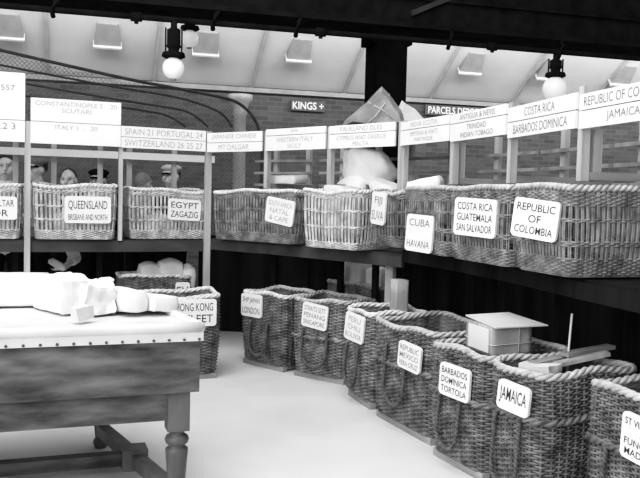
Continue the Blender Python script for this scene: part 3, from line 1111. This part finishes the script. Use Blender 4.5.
pile(341, 239, 6.62, (.22, .26, .44), angC, M_paper, 80, 'wide pale parcel filling the bare basket', 'wrapped_parcel', 'parcel', .15, .02)
pile(352, 222, 6.90, (.26, .22, .39), angC, M_canvas, 81, rnd=.8, label='small white sack at the left of the heap behind the boards')
pile(366, 184, 6.96, (.44, .30, .28), angC - .1, M_canvas, 82, rnd=.65, crump=.06, label='largest white sack, on top of the heap behind the boards', tilt=(0, .12))
pile(384, 198, 6.62, (.28, .22, .15), angC + .2, M_canvas, 83, rnd=.8, label='white sack drooping over the small dark basket', tilt=(.1, .35))
pile(393, 236, 6.34, (.12, .14, .28), angC, M_kraft2, 84, 'grey sack inside the small dark basket')
pile(432, 228, 5.75, (.18, .18, .28), angR, M_kraft, 85, 'dark sack inside the Cuba basket')
pile(426, 190, 6.0, (.28, .16, .09), angR + .9, M_canvas, 86, 'rolled white parcel on the Cuba basket rim', 'rolled_parcel', 'parcel', .4, .012, tilt=(0, -.2))
pile(287, 184, 7.35, (.36, .2, .08), angC, M_paper, 87, 'pale parcel lying in the slanting-card basket', 'wrapped_parcel', 'parcel', .2, .02)
pile(287, 236, 7.35, (.28, .20, .37), angC, M_kraft2, 88, 'grey sack inside the slanting-card basket')
# white goods inside the left baskets, seen through the wicker
for i, (x, y, w, hgt, lab) in enumerate(((-2.36, 7.42, .20, .20, 'white packet inside the Queensland basket at its left'), (-2.11, 7.50, .20, .13, 'white packet low inside the Queensland basket at its right'), (-1.56, 7.76, .30, .2, 'white packet inside the Egypt basket'))):
    parcel('white_packet', lab, 'packet', (x, y, UZ + .015), (w, .26, hgt), angL, M_white, 90 + i, .15, .015)

# top of the racks: board over the corner, with two big wrapped parcels
tb = MB()
e, b, L, ang = frame(Cp[2], Cp[3])
cc = (Cp[2] + Cp[3]) / 2 + b * .45 + e * .12
tag(MB().box((0, 0, 0), (L * 1.55, .62, .03)).build('top_shelf_board', M_shelf, None, (cc.x, cc.y, 2.075), ang), 'loose board laid across the rack tops under the two big parcels', 'board')
TOPZ = 2.085


def wedge(name, label, px_pts, Y0, thick, m_, ang_, seed):
    """crumpled paper bag: an outline with thickness, creased"""
    pts = [P(px, py, Y0) for px, py in px_pts]
    cx = sum((q.x for q in pts)) / len(pts)
    cy = Y0
    zmin_ = min(q.z for q in pts)
    t = thing(name, label, 'parcel', (cx, cy, TOPZ), 0)
    bm = bmesh.new()
    n = len(pts)
    fr = [bm.verts.new((q.x - cx, -thick / 2 * .35, (q.z - zmin_) * 1.02)) for q in pts]
    bk = [bm.verts.new(((q.x - cx) * .94, thick / 2, (q.z - zmin_) * .96)) for q in pts]
    mid = [bm.verts.new(((q.x - cx) * .72, -thick / 2 - .02, (q.z - zmin_) * .70 + .04)) for q in pts]
    bm.faces.new(mid)
    bm.faces.new(bk[::-1])
    for i in range(n):
        j = (i + 1) % n
        bm.faces.new((fr[i], fr[j], mid[j], mid[i]))
        bm.faces.new((fr[j], fr[i], bk[i], bk[j]))
    bmesh.ops.triangulate(bm, faces=bm.faces)
    bmesh.ops.recalc_face_normals(bm, faces=bm.faces)
    bmesh.ops.subdivide_edges(bm, edges=bm.edges, cuts=3, use_grid_fill=True)
    for v in bm.verts:
        d = noise.noise_vector(v.co * 9 + Vector((seed, seed, 0)))
        v.co += Vector(d) * .016
        v.co.z = max(v.co.z, 0.002)
    me = bpy.data.meshes.new('wrapping')
    bm.to_mesh(me)
    bm.free()
    link('wrapping', me, m_, t)
    return t


t = wedge('wrapped_parcel', 'big crumpled brown-paper parcel on top of the middle rack', [(341, 126), (344, 120), (362, 106), (382, 87), (392, 98), (401, 110), (408, 126), (380, 129)], 6.86, .34, M_kraft, 0, 3)
MB().tube([(-.10, -.20, .03), (-.02, -.225, .10), (.05, -.20, .20), (.10, -.10, .30)], .004, 5).build('string', M_string, t)
MB().tube([(.20, -.16, .02), (.06, -.22, .14), (-.08, -.17, .22)], .004, 5).build('string', M_string, t)
wedge('wrapped_parcel', 'white paper parcel leaning right of the brown one on the rack', [(392, 122), (396, 104), (402, 94), (414, 102), (432, 121), (420, 125)], 6.92, .24, M_paper, 0, 9)

# ------------------------------------------------------------------ sorting table
TA = Vector((-.517, 3.60, 0))       # front right corner of the top
uL = Vector((-.94, -.34, 0)).normalized()
uB = Vector((-.62, 1.22, 0)).normalized()
TL, TW = 1.75, 1.40
tb = thing('sorting_table', 'heavy dark wooden sorting table with pale nailed edge and turned legs', 'table', TA)


def quad_prism(mb, ins, z0, z1, inner=None):
    """parallelogram following the table plan, inset by ins"""
    def corner(a, b):
        return uL * a + uB * b
    cs = [corner(ins, ins), corner(ins, TW - ins), corner(TL - ins, TW - ins), corner(TL - ins, ins)]
    V = [(q.x, q.y, z0) for q in cs] + [(q.x, q.y, z1) for q in cs]
    return mb.add(V, [(3, 2, 1, 0), (4, 5, 6, 7), (0, 1, 5, 4), (1, 2, 6, 5), (2, 3, 7, 6), (3, 0, 4, 7)])


TZ = .925
quad_prism(MB(), .012, .605, TZ - .055).build('apron', M_tab, tb)
quad_prism(MB(), .055, .47, .606).build('lower_apron', M_tab, tb)
# raised padded lining all round: four soft edges and the bed
bed = MB()
quad_prism(bed, .0, TZ - .085, TZ - .03)
cs = [uL * a + uB * b for a, b in ((0.01, 0.01), (0.01, TW - .01), (TL - .01, TW - .01), (TL - .01, .01))]
for i in range(4):
    a, b = cs[i], cs[(i + 1) % 4]
    bed.tube([a + (b - a) * (j / 12) + Vector((0, 0, TZ - .024)) for j in range(13)], .024, 10)
bed.build('canvas_lining', M_leather, tb)
fn = Vector((uL.y, -uL.x, 0))
if fn.y > 0:
    fn = -fn
for i in range(26):
    q = uL * (.02 + i * .068) + fn * .002
    MB().ball((0, 0, 0), .0065, 8, 6).build('nail', M_nail, tb, (q.x, q.y, TZ - .076))


def table_leg(a, b):
    q = uL * a + uB * b
    m = MB()
    rz_ = math.atan2(uL.y, uL.x)
    m.box((q.x, q.y, .515), (.10, .10, .20), rz_)
    prof = [(.001, .42), (.046, .42), (.036, .405), (.034, .395), (.05, .385), (.056, .37), (.05, .352), (.036, .343), (.040, .335), (.052, .325), (.052, .31), (.047, .25), (.036, .10), (.032, .06), (.042, .045), (.045, .03), (.035, .0), (.001, .0)]
    m.lathe(prof, (q.x, q.y, 0), 20)
    m.build('leg', M_tableg, tb)
    return q


l1 = table_leg(.085, .10)
l2 = table_leg(.19, TW - .14)
l3 = table_leg(TL - .15, .13)
l4 = table_leg(TL - .15, TW - .16)
sz = .11
for a, b in ((l1, l2), (l3, l4)):
    MB().beam(a + Vector((0, 0, sz)), b + Vector((0, 0, sz)), .065, .065).build('stretcher', M_tableg, tb)
ma, mb_ = (l1 + l2) / 2 , (l3 + l4) / 2
MB().beam(ma + Vector((0, 0, sz)), mb_ + Vector((0, 0, sz)), .07, .065).build('stretcher', M_tab, tb)
MB().box((ma.x, ma.y, sz), (.13, .13, .11), math.atan2(uL.y, uL.x)).build('stretcher_block', M_tableg, tb)


# goods on the table
def on_table(a, b):
    return TA + uL * a + uB * b + Vector((0, 0, TZ - .018))


rzT = math.atan2(-uL.y, -uL.x)


def bed_at(px, py):
    z = TZ - .018
    d = P(px, py, 1.0) - Vector((0, 0, CAMZ))
    return Vector((0, 0, CAMZ)) + d * ((z - CAMZ) / d.z)


def tparcel(px, py, size, rz_, m_, seed, rnd, cr, label, lift=0.0, **kw):
    q = bed_at(px, py)
    q.z += lift
    parcel('paper_parcel', label, 'parcel', q, size, rz_, m_, seed, rnd, cr, **kw)


tparcel(2, 301, (.50, .46, .135), rzT + .03, M_white, 101, .05, .005, 'large flat white parcel stacked highest at the left end of the table')
tparcel(66, 309, (.20, .36, .16), rzT + .35, M_white, 102, .08, .035, 'creased white packet right of the tall flat parcel with folded top', facet=True, freq=6)
tparcel(93, 311, (.15, .30, .155), rzT + .25, M_white, 104, .10, .045, 'crumpled white parcel with a pointed top in the middle of the table', facet=True, freq=7)
tparcel(122, 311, (.12, .34, .12), rzT + .32, M_white, 105, .35, .015, 'smooth white rolled parcel right of the pointed crumpled one')
tparcel(79, 321, (.09, .06, .06), rzT + .6, M_paper, 106, .1, .02, 'small light folded packet in front of the crumpled parcel', facet=True)
tparcel(146, 310, (.15, .36, .075), rzT + .42, M_white, 107, .2, .02, 'flat white parcel at the right corner of the table sloping to the edge')

# ------------------------------------------------------------------ people
def person(label, x, y, Hh, yaw, recede=.36, coat=None, hat=None, hair=None, arm=None, lean=0.0, shirt=False):
    """standing man about Hh tall, facing -Y turned by yaw; arm: (elbow, wrist, fingertip) in world for his right arm"""
    t = thing('person', label, 'person', (x, y, 0), yaw, 'men behind the left rack')
    k = Hh / 1.74
    inv = Matrix.Rotation(-yaw, 4, 'Z') @ Matrix.Translation((-x, -y, 0))
    S = lambda *a: Vector((a[0] * k, (a[1] - lean * max(0, a[2] - .95)) * k, a[2] * k))
    pel, wai, che, nb, nt_ = S(0, 0, .95), S(0, 0, 1.10), S(0, 0, 1.29), S(0, .01, 1.46), S(0, -.01, 1.53)
    hd = S(0, -.02, 1.625)
    sh = {s: S(s * .185, 0, 1.41) for s in (-1, 1)}
    el = {s: S(s * .24, .02, 1.12) for s in (-1, 1)}
    wr = {s: S(s * .12, -.20, 1.16) for s in (-1, 1)}
    tip = {s: S(s * .03, -.27, 1.24) for s in (-1, 1)}
    if arm:
        el[-1], wr[-1], tip[-1] = [inv @ Vector(a) for a in arm]
    b = MB()
    for s in (-1, 1):
        hip, kn, an, toe = S(s * .095, 0, .90), S(s * .10, -.02, .50), S(s * .10, .03, .09), S(s * .115, -.14, .04)
        b.cap(hip, .085, kn, .056, 14).cap(kn, .056, an, .04).cap(an, .045, toe, .035)
        b.cap(che + (sh[s] - che) * .6, .075, sh[s], .06).cap(sh[s], .058, el[s], .043).cap(el[s], .044, wr[s], .028)
        # hand with palm, four bent fingers, thumb
        d = (tip[s] - wr[s]).normalized()
        sd = d.cross(Vector((0, 1, 0)) if abs(d.y) < .8 else Vector((0, 0, 1))).normalized()
        nrm = sd.cross(d)
        pc = wr[s] + d * .085 * k
        for o in (-.028, -.009, .010, .029):
            b.cap(wr[s] + sd * o * .55, .02, pc + sd * o, .0125, 8)
        for o, L_ in ((-.031, .058), (-.011, .074), (.010, .079), (.030, .070)):
            f0 = pc + sd * o
            f1 = f0 + d * L_ * .5 + nrm * .006
            f2 = f1 + d * L_ * .5 + nrm * .022
            b.cap(f0, .0095, f1, .0088, 8).cap(f1, .0088, f2, .007, 8)
        th0 = wr[s] + d * .03 + sd * .03
        th1 = th0 + d * .035 + sd * .03 + nrm * .01
        b.cap(th0, .013, th1, .0105, 8).cap(th1, .0105, th1 + d * .035 + sd * .008, .008, 8)
    b.cap(S(0, 0, .90), .12, pel, .135, 16).cap(pel, .135, wai, .125, 16).cap(wai, .125, che, .145, 16).cap(che, .145, nb, .07, 16).cap(nb, .062, nt_, .056, 14)
    # head
    b.ball(hd + Vector((0, .015, .02)) * k, (.077 * k, .095 * k, .098 * k), 18, 12)
    b.ball(hd + Vector((0, -.025, -.055)) * k, (.056 * k, .062 * k, .062 * k), 16, 10)
    b.ball(hd + Vector((0, -.035, -.10)) * k, (.030 * k, .034 * k, .024 * k))
    b.cap(hd + Vector((0, -.086, .018)) * k, .011 * k, hd + Vector((0, -.106, -.030)) * k, .017 * k, 8)
    b.cap(hd + Vector((-.04, -.070, .034)) * k, .013 * k, hd + Vector((.04, -.070, .034)) * k, .013 * k, 8)
    b.cap(hd + Vector((-.02, -.082, -.066)) * k, .010 * k, hd + Vector((.02, -.082, -.066)) * k, .010 * k, 8)
    for s in (-1, 1):
        b.ball(hd + Vector((s * .080, .015, -.01)) * k, (.012 * k, .022 * k, .033 * k), 10, 8)
        b.ball(hd + Vector((s * .048, -.055, -.03)) * k, (.022 * k, .022 * k, .024 * k), 10, 8)
    link('body', remeshed(b, 'body', .009, 2), M_skin, t)
    for s in (-1, 1):
        MB().ball(hd + Vector((s * .032, -.079, .006)) * k, (.009 * k, .006 * k, .0045 * k), 10, 8).build('eye', M_eye, t)
    MB().cap(hd + Vector((-.022, -.094, -.066)) * k, .003, hd + Vector((.022, -.094, -.066)) * k, .003, 6).build('lips', mat('lips', .22, .5), t)
    if hair:
        h_ = MB()
        c_ = hd + Vector((0, .022, .026)) * k
        rx, ry, rz_ = .084 * k, .102 * k, .103 * k
        V, Fc = [], []
        sg, rg = 20, 8
        for i in range(rg + 1):
            for j in range(sg):
                a = 2 * PI * j / sg
                fr = (-math.sin(a) + 1) / 2           # 1 at the face
                mx = PI * (.66 - recede * fr ** 1.5)
                th = mx * i / rg
                V.append((c_.x + rx * math.sin(th) * math.cos(a), c_.y + ry * math.sin(th) * math.sin(a), c_.z + rz_ * math.cos(th)))
        for i in range(rg):
            for j in range(sg):
                j2 = (j + 1) % sg
                Fc.append((i * sg + j, (i + 1) * sg + j, (i + 1) * sg + j2, i * sg + j2))
        h_.add(V, Fc, True).build('hair', hair, t)
    if hat:
        c_ = hd + Vector((0, .012, .050)) * k
        hm = MB()
        hm.lathe([(.001, .075), (.06, .072), (.105, .05), (.118, .03), (.105, .012), (.088, .0), (.088, -.025), (.082, -.028)], c_, 22)
        hm.build('cap', hat, t)
        pk = MB()
        V, n_ = [], 9
        for zz, o in ((0, 0), (-.006, 0)):
            for i in range(n_):
                a = PI + PI * (.14 + .72 * i / (n_ - 1))
                V.append((c_.x + .086 * math.cos(a), c_.y + .095 * math.sin(a), c_.z - .016 + zz))
            for i in range(n_):
                a = PI + PI * (.14 + .72 * i / (n_ - 1))
                ext = math.sin(PI * i / (n_ - 1)) * .055
                V.append((c_.x + (.09) * math.cos(a), c_.y + (.095 + ext) * math.sin(a), c_.z - .032 + zz))
        Fc = []
        for o in (0, 2 * n_):
            for i in range(n_ - 1):
                f = (o + i, o + i + 1, o + n_ + i + 1, o + n_ + i)
                Fc.append(f if o == 0 else f[::-1])
        pk.add(V, Fc).build('cap_peak', M_suit, t)
    # clothes
    tr = MB()
    for s in (-1, 1):
        hip, kn, an = S(s * .095, 0, .90), S(s * .10, -.02, .50), S(s * .10, .03, .10)
        tr.cap(hip, .105, kn, .078, 14).cap(kn, .078, an, .07, 14)
    tr.cap(S(0, 0, .92), .145, S(0, 0, 1.02), .145, 16)
    link('trousers', remeshed(tr, 'trousers', .016, 2), M_suit, t)
    bt = MB()
    for s in (-1, 1):
        bt.cap(S(s * .10, .03, .08), .062, S(s * .115, -.15, .052), .05, 12)
    link('boots', remeshed(bt, 'boots', .014, 1), M_hair, t)
    ct = MB()
    ct.cap(S(0, 0, .93), .155, wai, .15, 16).cap(wai, .15, che, .17, 16).cap(che, .165, S(0, 0, 1.40), .085, 16)
    sl = MB()
    for s in (-1, 1):
        tgt = sl if shirt else ct
        tgt.cap(che + (sh[s] - che) * .5, .10, sh[s], .082, 12).cap(sh[s], .08, el[s], .062, 12)
        e2 = el[s] + (wr[s] - el[s]) * (.25 if shirt else .88)
        tgt.cap(el[s], .06, e2, .052 if not shirt else .058, 12)
    link('waistcoat' if shirt else 'jacket', remeshed(ct, 'coat', .014, 2), coat or M_suit, t)
    if shirt:
        link('shirt_sleeves', remeshed(sl, 'shirt_sleeves', .014, 2), M_shirt, t)
    cl = MB().lathe([(.062 * k, 0), (.066 * k, .012), (.063 * k, .04), (.058 * k, .04)], tuple(S(0, .005, 1.455)), 18)
    cl.build('collar', M_shirt, t)
    return t


q = P(72, 180, 8.50)
person('balding man in shirtsleeves peering over the Queensland basket, arm reaching under the shelf', q.x, q.y, 1.74, .05, recede=.50, hair=M_hair, shirt=True,
       arm=(P(75, 258, 7.98), P(64, 268, 7.78), P(43, 257, 7.72)), lean=.18)
q = P(99, 180, 9.05)
person('man in a dark flat cap behind the right side of the Queensland basket', q.x, q.y, 1.76, -.2, hat=M_suit, hair=M_hair)
q = P(143, 181, 9.15)
person('grey-haired man with head bowed behind the left of the Egypt basket', q.x, q.y, 1.73, 2.6, hair=M_ghair)
q = P(172, 170, 8.75)
person('man in a pale peaked cap and dark jacket behind the Egypt basket', q.x, q.y, 1.82, -.5, hat=M_capl, hair=M_hair)
q = P(6, 160, 8.0)
person('man in white clothes at the far left edge behind the Gibraltar basket', q.x, q.y, 1.86, .3, hair=M_hair, coat=M_shirt)
q = P(38, 158, 8.7)
person('man in a grey cap and pale jacket between the two leftmost baskets', q.x, q.y, 1.86, -.6, hat=M_cap, hair=M_hair, coat=mat('pale_jacket', .4, .9, .2, 10))

# ------------------------------------------------------------------ light
w = bpy.data.worlds.new('world')
SC.world = w
w.use_nodes = True
bg = w.node_tree.nodes['Background']
bg.inputs[0].default_value = (1, 1, 1, 1)
bg.inputs[1].default_value = 0.27


def area(name, loc, target, size, energy):
    ld = bpy.data.lights.new(name, 'AREA')
    ld.shape = 'RECTANGLE'
    ld.size, ld.size_y = size
    ld.energy = energy
    o = bpy.data.objects.new(name, ld)
    COL.objects.link(o)
    o.location = loc
    o.rotation_euler = (Vector(target) - Vector(loc)).to_track_quat('-Z', 'Y').to_euler()
    return o


area('roof_light', (-1.2, 3.0, 6.0), (0, 5.0, 0), (6, 5), 310)
area('side_fill', (-3.5, -1.5, 3.3), (.5, 6.0, 1.0), (4, 3), 270)  # unseen fill lamp added behind the camera
_v = Vector((-u74.y, u74.x, 0))
for k_, (x, en) in enumerate(((-4.2, 70), (1.2, 85), (6.4, 110))):
    c_ = Vector((0, 13.3, 0)) + u74 * x - _v * 2.7 + Vector((0, 0, 4.15))
    area('ceiling_fill', c_, c_ + _v * 2.0 + Vector((0, 0, -.25)), (5, .5), en)  # added fill lamps hidden behind the girder, brighten ceiling and back wall

SC.view_settings.view_transform = 'Standard'
SC.view_settings.look = 'None'
SC.view_settings.exposure = 0.1
SC.view_settings.use_curve_mapping = True
cm = SC.view_settings.curve_mapping
cv = cm.curves[3]
for x, y in ((.05, .045), (.25, .29), (.5, .62), (.75, .84)):
    cv.points.new(x, y)
cm.update()
